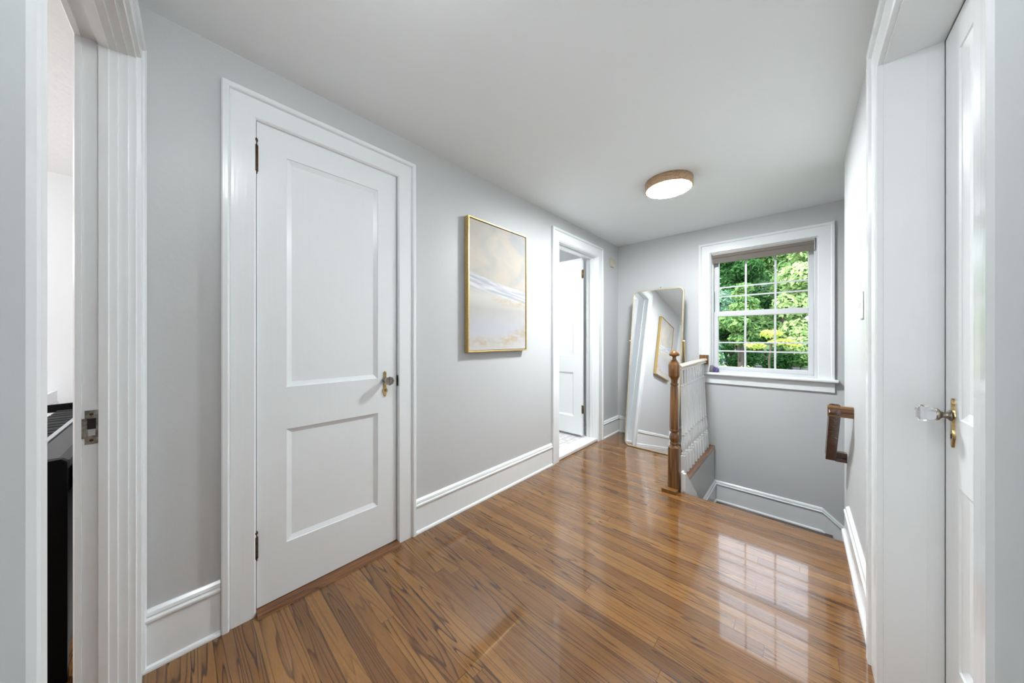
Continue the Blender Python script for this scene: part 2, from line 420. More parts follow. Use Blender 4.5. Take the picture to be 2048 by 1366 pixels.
def jamb_mb(s0, s1, zh, n0, n1, t, place, z0=0.0):
    mb = MB()
    def bx(a, b, c, d):
        p = [place(s, n, z) for s in (a, b) for n in (n0, n1) for z in (c, d)]
        xs, ys, zs = zip(*p); mb.box(min(xs), max(xs), min(ys), max(ys), min(zs), max(zs))
    bx(s0, s0 + t, z0, zh); bx(s1 - t, s1, z0, zh); bx(s0 + t, s1 - t, zh - t, zh)
    return mb

# closet door frame
tr = thing('trim_1', 'white casing around the closed closet door on the left wall', 'door frame', (XL, (CY0 + CY1) / 2, 0), 0, None, 'structure')
def up(o, root):          # keep world coordinates when hanging a part under a moved root
    o.parent = root; o.matrix_parent_inverse = (Matrix.Translation(root.location) @ Matrix.Rotation(root.rotation_euler.z, 4, 'Z')).inverted(); return o
up(casing_mb(CY0, CY1, CZ, .105, FLAT(.105), onleft).build('casing', M['trim']), tr)
jm = jamb_mb(CY0 - .002, CY1 + .002, CZ + .002, -.119, .012, .0045, onleft)
jm.box(XL - .055, XL - .038, CY0 + .002, CY0 + .014, 0, CZ - .003); jm.box(XL - .055, XL - .038, CY1 - .014, CY1 - .002, 0, CZ - .003); jm.box(XL - .055, XL - .038, CY0 + .014, CY1 - .014, CZ - .016, CZ - .003)
up(jm.build('jamb', M['trim']), tr)
up(B().box(XL - .004, XL + .0125, CY1 - .0025, CY1 + .0, .885, .945).build('strike_plate', M['nickel']), tr)
thr = [(-.06, 0), (-.06, .016), (.030, .016), (.044, .011), (.050, 0)]
struct(B().sweep(thr, [[(XL + x, CY0 + .003, z), (XL + x, CY1 - .003, z)] for x, z in thr], closed=True).build('trim_2', M['thresh']), 'oak threshold strip under the closed closet door', 'threshold')

# bathroom door frame
tr = thing('trim_3', 'white casing around the open bathroom doorway', 'door frame', (XL, (BY0 + BY1) / 2, 0), 0, None, 'structure')
up(casing_mb(BY0, BY1, BZ, .108, FLAT(.108), onleft).build('casing', M['trim']), tr)
jm = jamb_mb(BY0 - .006, BY1 + .006, BZ + .006, -.135, .010, .012, onleft)
jm.box(XL - .085, XL - .048, BY0 + .006, BY0 + .018, .02, BZ - .006); jm.box(XL - .085, XL - .048, BY1 - .018, BY1 - .006, .02, BZ - .006); jm.box(XL - .085, XL - .048, BY0 + .018, BY1 - .018, BZ - .018, BZ - .006)
up(jm.build('jamb', M['trim']), tr)
struct(B().box(XL - .135, XL + .004, BY0 + .006, BY1 - .006, 0, .034).build('trim_4', M['sillmarble'], None, .006), 'white marble sill across the bathroom doorway', 'threshold')

# right door frame
tr = thing('trim_5', 'white casing around the door on the right wall', 'door frame', (XR, (RY0 + RY1) / 2, 0), 0, None, 'structure')
prof = [(0, 0), (0, .019), (.004, .022), (.085, .022), (.089, .018), (.092, .029), (.125, .030), (.130, .024), (.130, 0)]
up(casing_mb(RY0, RY1, RZ, .130, prof, onright, 0, .078, .132).build('casing', M['trim']), tr)
jm = jamb_mb(RY0 - .006, RY1 + .006, RZ + .006, -.1125, .006, .012, onright)
jm.box(XR + .080, XR + .084, RY1 - .0065, RY1 - .005, 0, RZ - .006)
up(jm.build('jamb', M['trim']), tr)

# doorway to the room with the piano (local frame of the back wall)
tr = thing('trim_6', 'white moulded door frame at the left edge beside the piano', 'door frame', BO, -BA, None, 'structure')
prof = [(.004, 0), (.004, .0115), (.010, .0135), (.013, .0225), (.018, .0235), (.056, .022), (.061, .019), (.066, .027), (.078, .031), (.086, .030), (.090, .024), (.090, 0)]
casing_mb(S0, S1, SZ, .090, prof, local, 0, .0692, .090).build('casing', M['trim'], tr)
prof2 = [(-.006, 0), (-.006, .012), (.0, .016), (.05, .016), (.055, .02), (.07, .02), (.07, 0)]
casing_mb(S0, S1, SZ, .07, prof2, lambda s, n, z: (s, -.0935 - n, z)).build('casing', M['trim'], tr)
# stepped jamb: rebate for the door, stop, reveal
steps = [(-.0935, 0.0), (-.0617, 0.0), (-.0613, .012), (-.0425, .013), (-.0405, .010), (-.0245, .009), (-.0235, .003), (-.004, .003), (-.0035, -.003), (.001, -.003)]
jp = [(e, n) for n, e in steps] + [(-.020, .001), (-.020, -.0935)]
mb = MB(); mb.sweep(jp, [[(S0 + e, n, 0), (S0 + e, n, SZ - e), (S1 - e, n, SZ - e), (S1 - e, n, 0)] for e, n in jp], closed=True)
mb.build('jamb', M['trim'], tr)
sp = MB(); sp.box(S0 + .0002, S0 + .0022, -.0880, -.0630, .826, .930)
spo = sp.build('strike_plate', M['nickel'], tr, .0006)
lip = [(S0 + .0022, -.086), (S0 + .0032, -.094), (S0 + .0030, -.100), (S0 + .0005, -.1065)]
q = MB(); pr = [(x + t_, y, z) for z in (.846, .906) for t_ in (0, .0014) for x, y in lip]
for k in range(3):
    a, b = lip[k], lip[k + 1]
    q.add([(a[0], a[1], .846), (b[0], b[1], .846), (b[0], b[1], .906), (a[0], a[1], .906), (a[0] + .0015, a[1], .846), (b[0] + .0015, b[1], .846), (b[0] + .0015, b[1], .906), (a[0] + .0015, a[1], .906)],
          [(0, 1, 2, 3), (4, 7, 6, 5), (0, 4, 5, 1), (3, 2, 6, 7), (0, 3, 7, 4), (1, 5, 6, 2)])
q.build('lip', M['nickel'], spo)
B().box(S0 + .0020, S0 + .0026, -.0835, -.0670, .872, .905).build('latch_hole', M['darkhole'], spo)
B().box(S0 + .0020, S0 + .0030, -.0815, -.0680, .852, .872).build('tongue', M['silver'], spo)
for z in (.918, .838):
    B().lathe([(S0 + .0018, .0045), (S0 + .0030, .0040), (S0 + .0032, .001)], (0, -.0755, z), 'x', 14).build('screw', M['bronze'], spo)

# baseboards: tall board, moulded cap, quarter-round shoe
def base_prof(h):
    return [(0, 0), (.024, 0), (.024, .006), (.021, .013), (.013, .017), (.013, h - .046), (.017, h - .043), (.021, h - .036), (.021, h - .030), (.013, h - .025), (.016, h - .018), (.013, h - .008), (.005, h), (0, h)]
def baseboard(name, label, s0, s1, place, h=.2, e0=None, e1=None, z0=0):
    pr = base_prof(h)
    mb = MB().sweep(pr, [[place(s0, n, z0 + z), place(s1, n, z0 + z)] for n, z in pr], closed=True)
    return struct(mb.build(name, M['trim']), label, 'baseboard')
baseboard('baseboard_left', 'short white baseboard between the left doorway and the closet door', -.090, CY0 - .106, onleft, .207)
baseboard('baseboard_left', 'long white baseboard below the painting', CY1 + .106, BY0 - .109, onleft, .198)
baseboard('baseboard_left', 'white baseboard in the corner beside the mirror', BY1 + .109, YW - .001, onleft, .198)
baseboard('baseboard_window', 'white baseboard on the end wall behind the mirror', XL + .025, XK - .104, onwin, .198)
baseboard('baseboard_back', 'white baseboard at the lower left edge below the grey wall', XL + S1 + .095, XR - .03, lambda s, n, z: ((s - XL) * math.cos(BA) + n * math.sin(BA) + XL, BO[1] - (s - XL) * math.sin(BA) + n * math.cos(BA), z), .2)
# right wall: ends in a downhill mitre where the stairs begin
pr = base_prof(.195); mb = MB()
mb.sweep(pr, [[(XR - n, RY1 + .136, z), (XR - n, YS + .13 - .62 * max(z - .02, 0), z)] for n, z in pr], closed=True)
struct(mb.build('baseboard_right', M['trim']), 'white baseboard on the right wall ending at the stairs', 'baseboard')
baseboard('baseboard_right', 'white baseboard on the right wall nearest the camera', -.10, RY0 - .082, onright, .195)
# raking skirt on the right wall below floor level
sk = [(2.60, .0), (2.715, .0), (YE - .002, -.10), (YE - .002, -.36), (2.60, -.16)]
mb = MB().sweep(sk, [[(XR - .012, y, z), (XR, y, z)] for y, z in sk], closed=True)
struct(mb.build('trim_7', M['trim']), 'white skirt board running down the stairs on the right wall', 'skirt board')
# landing baseboard along the window wall, then down the lower flight; and along the knee wall
pr = base_prof(.205)
mb = MB().sweep(pr, [[(XK + n, YW - n, ZL + z), (.139, YW - n, ZL + z), (.139 + .9, YW - n, ZL + z - .9 * .86)] for n, z in pr], closed=True)
struct(mb.build('baseboard_landing', M['trim']), 'white baseboard under the window bending down at its right end', 'baseboard')
mb = MB().sweep(pr, [[(XK + n, 3.10, ZL + z), (XK + n, YW - n, ZL + z)] for n, z in pr], closed=True)
struct(mb.build('baseboard_knee', M['trim']), 'white baseboard on the low wall beside the stairs', 'baseboard')
sk = [(2.575, .012), (2.575, .142), (2.600, .142), (3.10, -.275), (3.10, ZL), (2.9, ZL), (2.66, -.18), (YS + .002, -.175), (YS + .002, .012)]
mb = MB().sweep(sk, [[(XK + .001, y, z), (XK + .019, y, z)] for y, z in sk], closed=True)
mb.box(XK - .012, XK + .001, 2.575, 2.619, .0, .150)
struct(mb.build('trim_8', M['trim'], None, .002), 'white skirt board sloping down beside the newel post', 'skirt board')

# ------------------------------------------------------------------ doors
def leaf(W, H, t, panels, z0=0):
    mb = MB(); d, s = .012, .021
    for y, sg in ((0, 1), (t, -1)):
        xs = [0, panels[0][0], panels[0][1], W]
        quads = [(0, xs[1], 0, H), (xs[2], W, 0, H)]
        zs = [0]
        for p in panels: zs += [p[2], p[3]]
        zs.append(H)
        for k in range(0, len(zs), 2): quads.append((xs[1], xs[2], zs[k], zs[k + 1]))
        for a, b, c, e in quads: mb.add([(a, y, c), (b, y, c), (b, y, e), (a, y, e)], [(0, 1, 2, 3)])
        for x0, x1, c, e in panels:
            lv = [(0, 0), (.0015, .004), (s, d)]
            R = [[(x0 + i, y + sg * k, c + i), (x1 - i, y + sg * k, c + i), (x1 - i, y + sg * k, e - i), (x0 + i, y + sg * k, e - i)] for i, k in lv]
            mb.loft(R, False, False); mb.add(R[-1], [(0, 1, 2, 3)])
    mb.add([(0, 0, 0), (0, t, 0), (0, t, H), (0, 0, H)], [(0, 1, 2, 3)]); mb.add([(W, 0, 0), (W, t, 0), (W, t, H), (W, 0, H)], [(0, 1, 2, 3)])
    mb.add([(0, 0, 0), (W, 0, 0), (W, t, 0), (0, t, 0)], [(0, 1, 2, 3)]); mb.add([(0, 0, H), (W, 0, H), (W, t, H), (0, t, H)], [(0, 1, 2, 3)])
    return mb
def knob_set(door, x, zk, out=.060):
    """local door frame: face looks to -Y. Brass backplate and an eight-sided glass knob."""
    z0, z1 = zk - .089, zk + .049; L = z1 - z0
    hw = [(0, .002), (.03, .006), (.09, .0075), (.14, .010), (.20, .0155), (.25, .0160), (.30, .0115), (.36, .0088), (.52, .0088), (.57, .0105), (.64, .0135), (.70, .0120), (.76, .0085), (.84, .0080), (.90, .0090), (.96, .0075), (1, .003)]
    pts = [(x + w, z0 + L * f) for f, w in hw] + [(x - w, z0 + L * f) for f, w in reversed(hw)]
    mb = MB(); n = len(pts)
    mb.add([(a, 0, b) for a, b in pts] + [(x + (a - x) * .82, -.0045, b) for a, b in pts], [(i, (i + 1) % n, n + (i + 1) % n, n + i) for i in range(n)], False)
    k = len(hw)
    mb.add([(x + (a - x) * .82, -.0045, b) for a, b in pts], [(i, i + 1, n - 2 - i, n - 1 - i) for i in range(k - 1)])
    e = mb.build('escutcheon', M['brass'], door)
    B().lathe([(-.0040, .0030), (-.0052, .0030)], (x, 0, z0 + L * .25), 'y', 12).box(x - .0015, x + .0015, -.0052, -.004, z0 + L * .25 - .010, z0 + L * .25).build('keyhole', M['darkhole'], e)
    k = MB().lathe([(-.0305, .0135), (-.033, .0165), (-.043, .0205), (-.057, .0238), (-.062, .0232), (-.0665, .0165), (-.0670, .003)], (x, 0, zk), 'y', 8, False)
    k = k.build('door_knob', M['crystal'], door)
    B().lathe([(-.004, .0155), (-.008, .0150), (-.011, .0100), (-.018, .0082), (-.022, .0100), (-.026, .0160), (-.029, .0175), (-.0318, .0172), (-.0325, .0140), (-.0328, .002)], (x, 0, zk), 'y', 20).build('shank', M['nickel'], k)
def leaf_hinge(door, x, y, z0, z1, mat=None):
    mb = MB(); L = z1 - z0
    mb.lathe([(0, .003), (.004, .0060), (.008, .0050), (.012, .0078), (.012 + .0005, .0078), (L * .78, .0078), (L * .80, .0055), (L * .86, .0042), (L * .89, .0070), (L * .94, .0074), (L * .98, .0045), (L, .001)], (x, y, z0), 'z', 16)
    mb.box(x - .0075, x + .0075, y - .0035, y + .003, z0 + .013, z0 + L * .775)
    return mb.build('hinge', mat or M['bronze'], door)

PAN = lambda w: [(.104, w - .102, .230, .730), (.104, w - .102, .917, 1.930)]
d1 = leaf(.6125, 2.0405, .035, PAN(.6125)).build('door_1', M['door']); d1.location = (XL, .2315, .0195); d1.rotation_euler = (0, 0, PI / 2)
struct(d1, 'closed white two panel closet door on the left wall', 'door')
knob_set(d1, .5485, .904); leaf_hinge(d1, -.0035, -.006, 1.838 - .0195, 1.991 - .0195); leaf_hinge(d1, -.0035, -.006, .222 - .0195, .350 - .0195)
d2 = leaf(.755, 2.005, .035, [(.108, .647, .200, .705), (.108, .647, .890, 1.895)]).build('door_2', M['door']); d2.location = (XL - .137, 3.150, .058); d2.rotation_euler = (0, 0, PI)
struct(d2, 'white bathroom door standing open beyond the doorway', 'door')
def butt(door, x, yy, z0, z1):
    mb = MB(); mb.box(x - .003, x + .013, yy - .001, yy + .0015, z0, z1); mb.box(x - .0135, x - .003, yy - .0, yy + .0025, z0, z1)
    mb.lathe([(z0 - .004, .002), (z0, .0055), (z1, .0055), (z1 + .004, .002)], (x - .0015, yy + .004, 0), 'z', 14)
    return mb.build('hinge', M['brown_brass'], door)
M['brown_brass'] = metal('brown_brass', (.24, .15, .07), .35, .5)
butt(d2, -.010, .036, 1.835 - .058 - .0, 1.925 - .058); butt(d2, -.010, .036, .250 - .0, .340)
d3 = leaf(.768, 2.022, .035, PAN(.768)).build('door_3', M['door']); d3.location = (.3175, 1.5535, .012); d3.rotation_euler = (0, 0, -PI / 2)
struct(d3, 'closed white two panel door deep in the right wall', 'door')
knob_set(d3, .0665, .921)
struct(B().box(.3175 - .03, .3535, RY0 + .006, RY1 - .006, 0, .009).build('trim_9', M['thresh']), 'thin wooden threshold under the right door', 'threshold')

# ------------------------------------------------------------------ window
wroot = thing('window_1', 'white double hung window over the stairs with trees outside', 'window', (-.285, YW, WZ0), 0, None, 'structure')
U = lambda o: up(o, wroot)
prof = FLAT(.103)
mb = MB(); paths = []
for d, n in prof: paths.append([onwin(WX0 - d, n, .809), onwin(WX0 - d, n, WZ1 + d), onwin(WX1 + d, n, WZ1 + d), onwin(WX1 + d, n, .809)])
U(mb.sweep(prof, paths, closed=True).build('casing', M['trim']))
sl = [(.12, .783), (-.052, .783), (-.060, .788), (-.062, .796), (-.058, .806), (-.050, .809), (.12, .812)]
sm = MB().sweep(sl, [[(-.803, YW + y, z), (.232, YW + y, z)] for y, z in sl if y < .01] + [[(-.803, YW - .0005, .809), (.232, YW - .0005, .809)], [(-.803, YW - .0005, .783), (.232, YW - .0005, .783)]], closed=True)
sm = MB(); nose = [(-.0005, .783), (-.052, .783), (-.060, .788), (-.062, .796), (-.058, .806), (-.050, .809), (-.0005, .809)]
sm.sweep(nose, [[(-.803, YW + y, z), (.232, YW + y, z)] for y, z in nose], closed=True); sm.box(WX0 + .001, WX1 - .001, YW - .0005, YW + .12, .7905, .809)
U(sm.build('window_sill', M['trim']))
ap = [(0, .696), (.016, .696), (.018, .700), (.018, .772), (.026, .776), (.030, .782), (0, .782)]
U(MB().sweep(ap, [[(-.785, YW - n, z), (.213, YW - n, z)] for n, z in ap], closed=True).build('apron', M['trim']))
jb = MB(); jb.box(WX0, WX0 + .008, YW, YW + .149, .809, WZ1); jb.box(WX1 - .008, WX1, YW, YW + .149, .809, WZ1); jb.box(WX0 + .008, WX1 - .008, YW, YW + .149, WZ1 - .008, WZ1)
for x in (WX0 + .008, WX1 - .022): jb.box(x, x + .014, YW + .030, YW + .052, .809, WZ1 - .008); jb.box(x, x + .014, YW + .089, YW + .094, .809, WZ1 - .008)
jb.box(WX0 + .022, WX1 - .022, YW + .030, YW + .148, .809, .828)
U(jb.build('jamb_liner', M['vinyl'], None, .0015))
def sash(name, z0, z1, y0, y1, st, rb, rt, hb):
    a, b = WX0 + .0225, WX1 - .0225
    mb = MB(); mb.box(a, a + st, y0, y1, z0, z1); mb.box(b - st, b, y0, y1, z0, z1); mb.box(a + st, b - st, y0, y1, z0, z0 + rb); mb.box(a + st, b - st, y0, y1, z1 - rt, z1)
    o = U(mb.build(name, M['vinyl'], None, .003)); yc = (y0 + y1) / 2
    g = MB().box(a + st - .004, b - st + .004, yc - .002, yc + .002, z0 + rb - .004, z1 - rt + .004).build('pane', M['pane'], o)
    gw = (b - a - 2 * st) / 3; m = MB()
    for k in (1, 2): m.box(a + st + gw * k - .008, a + st + gw * k + .008, yc - .009, yc - .003, z0 + rb, z1 - rt)
    for h in hb: m.box(a + st, b - st, yc - .0082, yc - .0036, h - .007, h + .007)
    m = m.build('muntin_grid', M['vinyl'], o)
    return o
lo = sash('lower_sash', .829, 1.428, YW + .053, YW + .088, .036, .038, .050, (1.112, 1.026))
hi = sash('upper_sash', 1.385, WZ1 - .008, YW + .095, YW + .130, .036, .045, .040, (1.680, 1.585))
for x in (-.53, -.055):
    o = MB().box(x - .028, x + .028, YW + .058, YW + .085, 1.428, 1.433); o.lathe([(1.433, .012), (1.441, .011), (1.444, .003)], (x, YW + .072, 0), 'z', 14); o.box(x - .004, x + .024, YW + .066, YW + .072, 1.434, 1.440)
    o = o.build('sash_lock', M['nickel'] if x < -.3 else M['vinyl'], lo)

# roller shade inside the frame
rs = thing('roller_shade', 'taupe roller shade rolled up at the top of the window', 'window shade', (-.285, YW + .022, 2.0215))
up(MB().box(WX0 + .012, WX1 - .014, YW + .002, YW + .0285, 2.004, 2.0215).build('head_rail', M['alu'], None, .002), rs)
fab = [(YW + .0285, 2.003), (YW + .0035, 2.003), (YW + .0010, 1.988), (YW + .004, 1.976), (YW + .010, 1.972), (YW + .010, 1.932), (YW + .0125, 1.932), (YW + .0125, 1.976), (YW + .0285, 1.980)]
up(MB().sweep(fab, [[(WX0 + .016, y, z), (WX1 - .022, y, z)] for y, z in fab], closed=True).build('shade_cloth', M['shade']), rs)
up(MB().box(WX0 + .016, WX1 - .022, YW + .0075, YW + .0145, 1.918, 1.932).build('bottom_bar', M['shade'], None, .003), rs)
up(MB().box(WX1 - .021, WX1 - .0165, YW + .004, YW + .0285, 1.925, 2.003).build('end_cap', M['vinyl'], None, .001), rs)

# ------------------------------------------------------------------ stair railing: newel, rail, balusters, wall block, cap
rl = thing('stair_railing', 'stair railing with brown turned newel post and white balusters', 'railing', (-.703, 2.578, 0))
R_ = lambda o: up(o, rl)
NX, NY = -.703, 2.5785
def sq_ring(h, z, cham, blend=0.0, n=32):
    """square of half size h with chamfered corners (cham = fraction), blended towards a circle."""
    out = []
    for j in range(n):
        a = 2 * PI * (j + .5) / n; c, s = math.cos(a), math.sin(a)
        m = max(abs(c), abs(s)); r = h / m; oc = h * (2 - cham) / (abs(c) + abs(s)); r = min(r, oc); r = r * (1 - blend) + h * blend
        out.append((NX + r * c, NY + r * s, z))
    return out
prof = [(.003, .0375, .10, 0), (.318, .0375, .10, 0), (.328, .0365, .22, 0), (.343, .0285, .3, .9), (.346, .0255, .3, 1), (.350, .0300, .3, 1), (.355, .0305, .3, 1), (.360, .0290, .3, 1), (.366, .0255, .3, 1),
        (.378, .0305, .3, 1), (.392, .0342, .3, 1), (.408, .0338, .3, 1), (.425, .0275, .3, 1), (.437, .0225, .3, 1), (.442, .0240, .3, 1), (.447, .0320, .3, 1), (.456, .0335, .3, 1), (.463, .0318, .3, 1), (.467, .0290, .4, .6),
        (.470, .0300, .5, 0), (.500, .0298, .5, 0), (.785, .0252, .5, 0), (.789, .0245, .5, .8), (.793, .0225, .3, 1), (.797, .0275, .3, 1), (.806, .0285, .3, 1), (.813, .0270, .3, 1), (.816, .0225, .3, 1), (.832, .0230, .3, 1), (.846, .0275, .3, 1), (.852, .0300, .3, 1),
        (.855, .0310, .55, .3), (.868, .0375, .55, 0), (.950, .0388, .55, 0), (.966, .0345, .55, 0), (.978, .0265, .55, .4), (.984, .0235, .3, 1), (.988, .0165, .3, 1), (1.006, .0130, .3, 1), (1.016, .0155, .3, 1), (1.020, .0310, .3, 1), (1.026, .0368, .3, 1), (1.035, .0362, .3, 1),
        (1.048, .0295, .3, 1), (1.059, .0165, .3, 1), (1.0635, .006, .3, 1), (1.064, .001, .3, 1)]
newel = R_(MB().loft([sq_ring(h, z, c, b) for z, h, c, b in prof if z <= .985], True, False).build('newel_post', M['newel']))
newel.data.polygons.foreach_set('use_smooth', [True] * len(newel.data.polygons)); newel.data.set_sharp_from_angle(angle=math.radians(26))
fin = MB().loft([sq_ring(h, z, c, b) for z, h, c, b in prof if z >= .984], True, True).build('finial', M['newel'], newel)
pl = MB().box(NX - .069, NX + .036, NY - .083, NY + .035, 0, .026).build('plinth', M['newel'], newel, .003)
# rail: drifts slightly left towards the window casing
RA, RB = Vector((-.6895, 2.6165, 0)), Vector((-.7275, YW - .050, 0))
rp = [(-.022, .905), (.022, .905), (.022, .915), (.017, .919), (.017, .923), (.027, .927), (.030, .936), (.026, .944), (.015, .9495), (-.015, .9495), (-.026, .944), (-.030, .936), (-.027, .927), (-.017, .923), (-.017, .919), (-.022, .915)]
R_(MB().sweep(rp, [[(RA.x + d, RA.y, z), (RB.x + d, RB.y, z)] for d, z in rp], closed=True).build('handrail', M['tan']))
R_(MB().box(-.771, -.690, YW - .0495, YW - .029, .888, .984).build('wall_block', M['newel'], None, .003))
cp = [(-.745, .031), (XK + .004, .031), (XK + .0085, .040), (XK + .0085, .058), (XK + .003, .066), (-.745, .066)]
R_(MB().sweep(cp, [[(x, 2.632, z), (x, YW - .026, z)] for x, z in cp], closed=True).build('curb_cap', M['cap']))
bal0 = MB()
bal0.box(-.0165, .0165, -.0165, .0165, 0, .150)
bal0.lathe([(.150, .0165), (.156, .0110), (.161, .0150), (.168, .0155), (.174, .0110), (.184, .0095), (.200, .0145), (.215, .0165), (.236, .0160), (.270, .0125), (.305, .0090), (.312, .0135), (.318, .0135), (.324, .0105), (.50, .0130), (.690, .0118), (.696, .0100), (.701, .0148), (.707, .0148), (.713, .0085), (.722, .0078), (.8385, .0062)], (0, 0, 0), 'z', 16)
for i in range(10):
    y = 2.762 + .0935 * i; tt = (y - RA.y) / (RB.y - RA.y); xt = RA.x + (RB.x - RA.x) * tt; x = -.683
    if i == 0: ob = bal0.build('baluster', M['trim'], None, .0012); first = ob
    else: ob = first.copy(); COL.objects.link(ob)
    ob.location = (x, y, .0664); ob.rotation_euler.y = math.atan2(xt - x, .8385); R_(ob)

# ------------------------------------------------------------------ wall handrail
hr = thing('stair_handrail', 'short dark wooden handrail on the right wall above the stairs', 'handrail', (XR, 2.41, .78))
A, Bp = Vector((.136, 2.408, .766)), Vector((.136, 2.720, .445)); dr = (Bp - A).normalized(); nu = Vector((0, -dr.z, dr.y))
sec = [(-.022, -.030), (.022, -.030), (.022, -.012), (.016, -.006), (.022, .004), (.024, .018), (.016, .029), (-.016, .029), (-.024, .018), (-.022, .004), (-.016, -.006), (-.022, -.012)]
def P3(c, a, b, vside=Vector((1, 0, 0))): return tuple(c + vside * a + nu * b)
up(MB().sweep(sec, [[P3(A - dr * .018, a, b), P3(Bp + dr * .018, a, b)] for a, b in sec], closed=True).build('rail', M['rail'], None, .001), hr)
for c, mt in ((A, 'railtop'), (Bp, 'rail')):
    rr = [(-.030, -.030), (.018, -.030), (.018, -.012), (.012, -.006), (.020, .004), (.022, .018), (.014, .028), (-.030, .028)]
    o = MB()
    if mt == 'railtop': pts = [(c.y + a * .72, c.z + b * .95) for a, b in [(-.026, -.034), (.030, -.034), (.030, .026), (-.018, .026), (-.026, .016), (-.026, -.006), (-.020, -.010), (-.026, -.016)]]
    else: pts = [(c.y + a * .8, c.z + b) for a, b in [(-.024, -.034), (.028, -.034), (.028, .022), (-.024, .022), (-.024, -.004), (-.018, -.010), (-.024, -.014)]]
    o.sweep(pts, [[(.1545, y, z), (XR - .001, y, z)] for y, z in pts], closed=True)
    if mt == 'railtop': o.sweep(pts, [[(.1085, y, z + .0), (.1540, y, z + .0)] for y, z in pts], closed=True)
    up(o.build('return', M[mt], None, .001), hr)

# ------------------------------------------------------------------ leaning mirror on an easel
mr = thing('floor_mirror', 'tall gold framed floor mirror with rounded corners in the corner', 'mirror')
mth, mph, mW, mH = -.012, .145, .525, 1.701
MRM = Matrix.Translation((-1.3972, 3.2980, .0042)) @ Matrix.Rotation(mth, 4, 'Z') @ Matrix.Rotation(-mph, 4, 'X'); mr.matrix_world = MRM
# local frame: X right, Z up along the glass, Y away from the room
def rrect(inset, y, r=.058, n=8):
    out = []
    for cx, cz, a0 in ((mW - r, r, -PI / 2), (mW - r, mH - r, 0), (r, mH - r, PI / 2), (r, r, PI)):
        for k in range(n + 1):
            a = a0 + PI / 2 * k / n; out.append((cx + (r - inset) * math.cos(a), y, cz + (r - inset) * math.sin(a)))
    return out
fr = MB(); fr.loft([rrect(.011, .006), rrect(.010, .0), rrect(.002, .0), rrect(0, .003), rrect(0, .026), rrect(.011, .026)], False, False)
fr.build('frame', M['goldpale'], mr)
gl = MB(); ring = rrect(.0105, .0055); gl.add(ring, [tuple(range(len(ring)))]); gl.build('glass', M['mirror'], mr)
bk = MB(); ring = rrect(.0105, .025); bk.add(ring, [tuple(range(len(ring)))]); bk.build('backing', M['blackmatte'], mr)
for x, sx in ((-.001, -1), (mW + .001, 1)):
    a, b = sorted((x, x + sx * .020))
    MB().lathe([(a, .010), (a + .002, .012), (b - .002, .012), (b, .010)], (0, .016, 1.135), 'x', 16).build('pivot_knob', M['goldpale'], mr)
# easel: a U of flat bar that folds out behind
mr_m = MRM
foot = [mr_m.inverted() @ (Vector((-1.3972, 3.2980, .012)) + Vector((math.cos(mth), math.sin(mth), 0)) * s + Vector((-math.sin(mth), math.cos(mth), 0)) * .385) for s in (.030, mW - .030)]
es = MB()
tops = [Vector((-.009, .030, 1.145)), Vector((mW + .009, .030, 1.145))]
for tp, ft in zip(tops, foot):
    d = (ft - tp).normalized(); sx = Vector((1, 0, 0)); nz = d.cross(sx).normalized()
    rings = [[tuple(c + sx * a + nz * b) for a, b in ((-.006, -.011), (.006, -.011), (.006, .011), (-.006, .011))] for c in (tp, ft)]
    es.loft(rings, True, False)
es.tube([foot[0], foot[1]], .008, 8)
es.build('easel_stand', M['gold'], mr, 0)

# ------------------------------------------------------------------ painting
PY0, PY1, PZ0, PZ1 = 1.328, 1.937, 1.057, 1.979
pc = thing('framed_painting', 'gold framed pale beach landscape painting on the left wall', 'painting', (XL, (PY0 + PY1) / 2, PZ0))
fm = MB(); F = .010
for y0, y1, z0, z1 in ((PY0, PY0 + F, PZ0, PZ1), (PY1 - F, PY1, PZ0, PZ1), (PY0 + F, PY1 - F, PZ0, PZ0 + F), (PY0 + F, PY1 - F, PZ1 - F, PZ1)):
    fm.box(XL + .004, XL + .045, y0, y1, z0, z1)
up(fm.build('frame', M['gold'], None, .0015), pc)
up(MB().box(XL + .006, XL + .039, PY0 + F + .004, PY1 - F - .004, PZ0 + F + .004, PZ1 - F - .004).build('canvas', painting_mat('beach_painting', PY0, PY1, PZ0, PZ1)), pc)
up(MB().box(XL + .004, XL + .012, PY0 + F, PY1 - F, PZ0 + F, PZ1 - F).build('backing', M['blackmatte']), pc)

# ------------------------------------------------------------------ ceiling lamp
LX, LY = -.706, 2.445
lp = thing('ceiling_lamp', 'round flush ceiling lamp with pale wood ring', 'ceiling lamp', (LX, LY, ZC))
up(MB().lathe([(ZC - .0005, .150), (ZC - .002, .158), (ZC - .058, .158), (ZC - .062, .155), (ZC - .062, .148), (ZC - .050, .146), (ZC - .050, .10)], (LX, LY, 0), 'z', 56).build('wood_ring', M['ring']), lp)
up(MB().lathe([(ZC - .052, .1455), (ZC - .062, .1455), (ZC - .065, .138), (ZC - .067, .09), (ZC - .0675, .002)], (LX, LY, 0), 'z', 56).build('diffuser', M['lamp']), lp)

# unseen fill globe, added above the camera to brighten the near hall
gx, gy = -.50, .16
gl_ = thing('hall_fill_globe', 'unseen white globe added as fill light at the near end of the hall', 'fill light', (gx, gy, ZC))
up(MB().lathe([(ZC - .0005, .055), (ZC - .016, .060), (ZC - .022, .050), (ZC - .026, .030), (ZC - .052, .026)], (gx, gy, 0), 'z', 32).build('canopy', M['brass']), gl_)
up(MB().lathe([(ZC - .135 + .088 * math.cos(a_), max(.088 * math.sin(a_), .001)) for a_ in [PI * k_ / 16 for k_ in range(17)]], (gx, gy, 0), 'z', 32).build('globe', M['globe']), gl_)

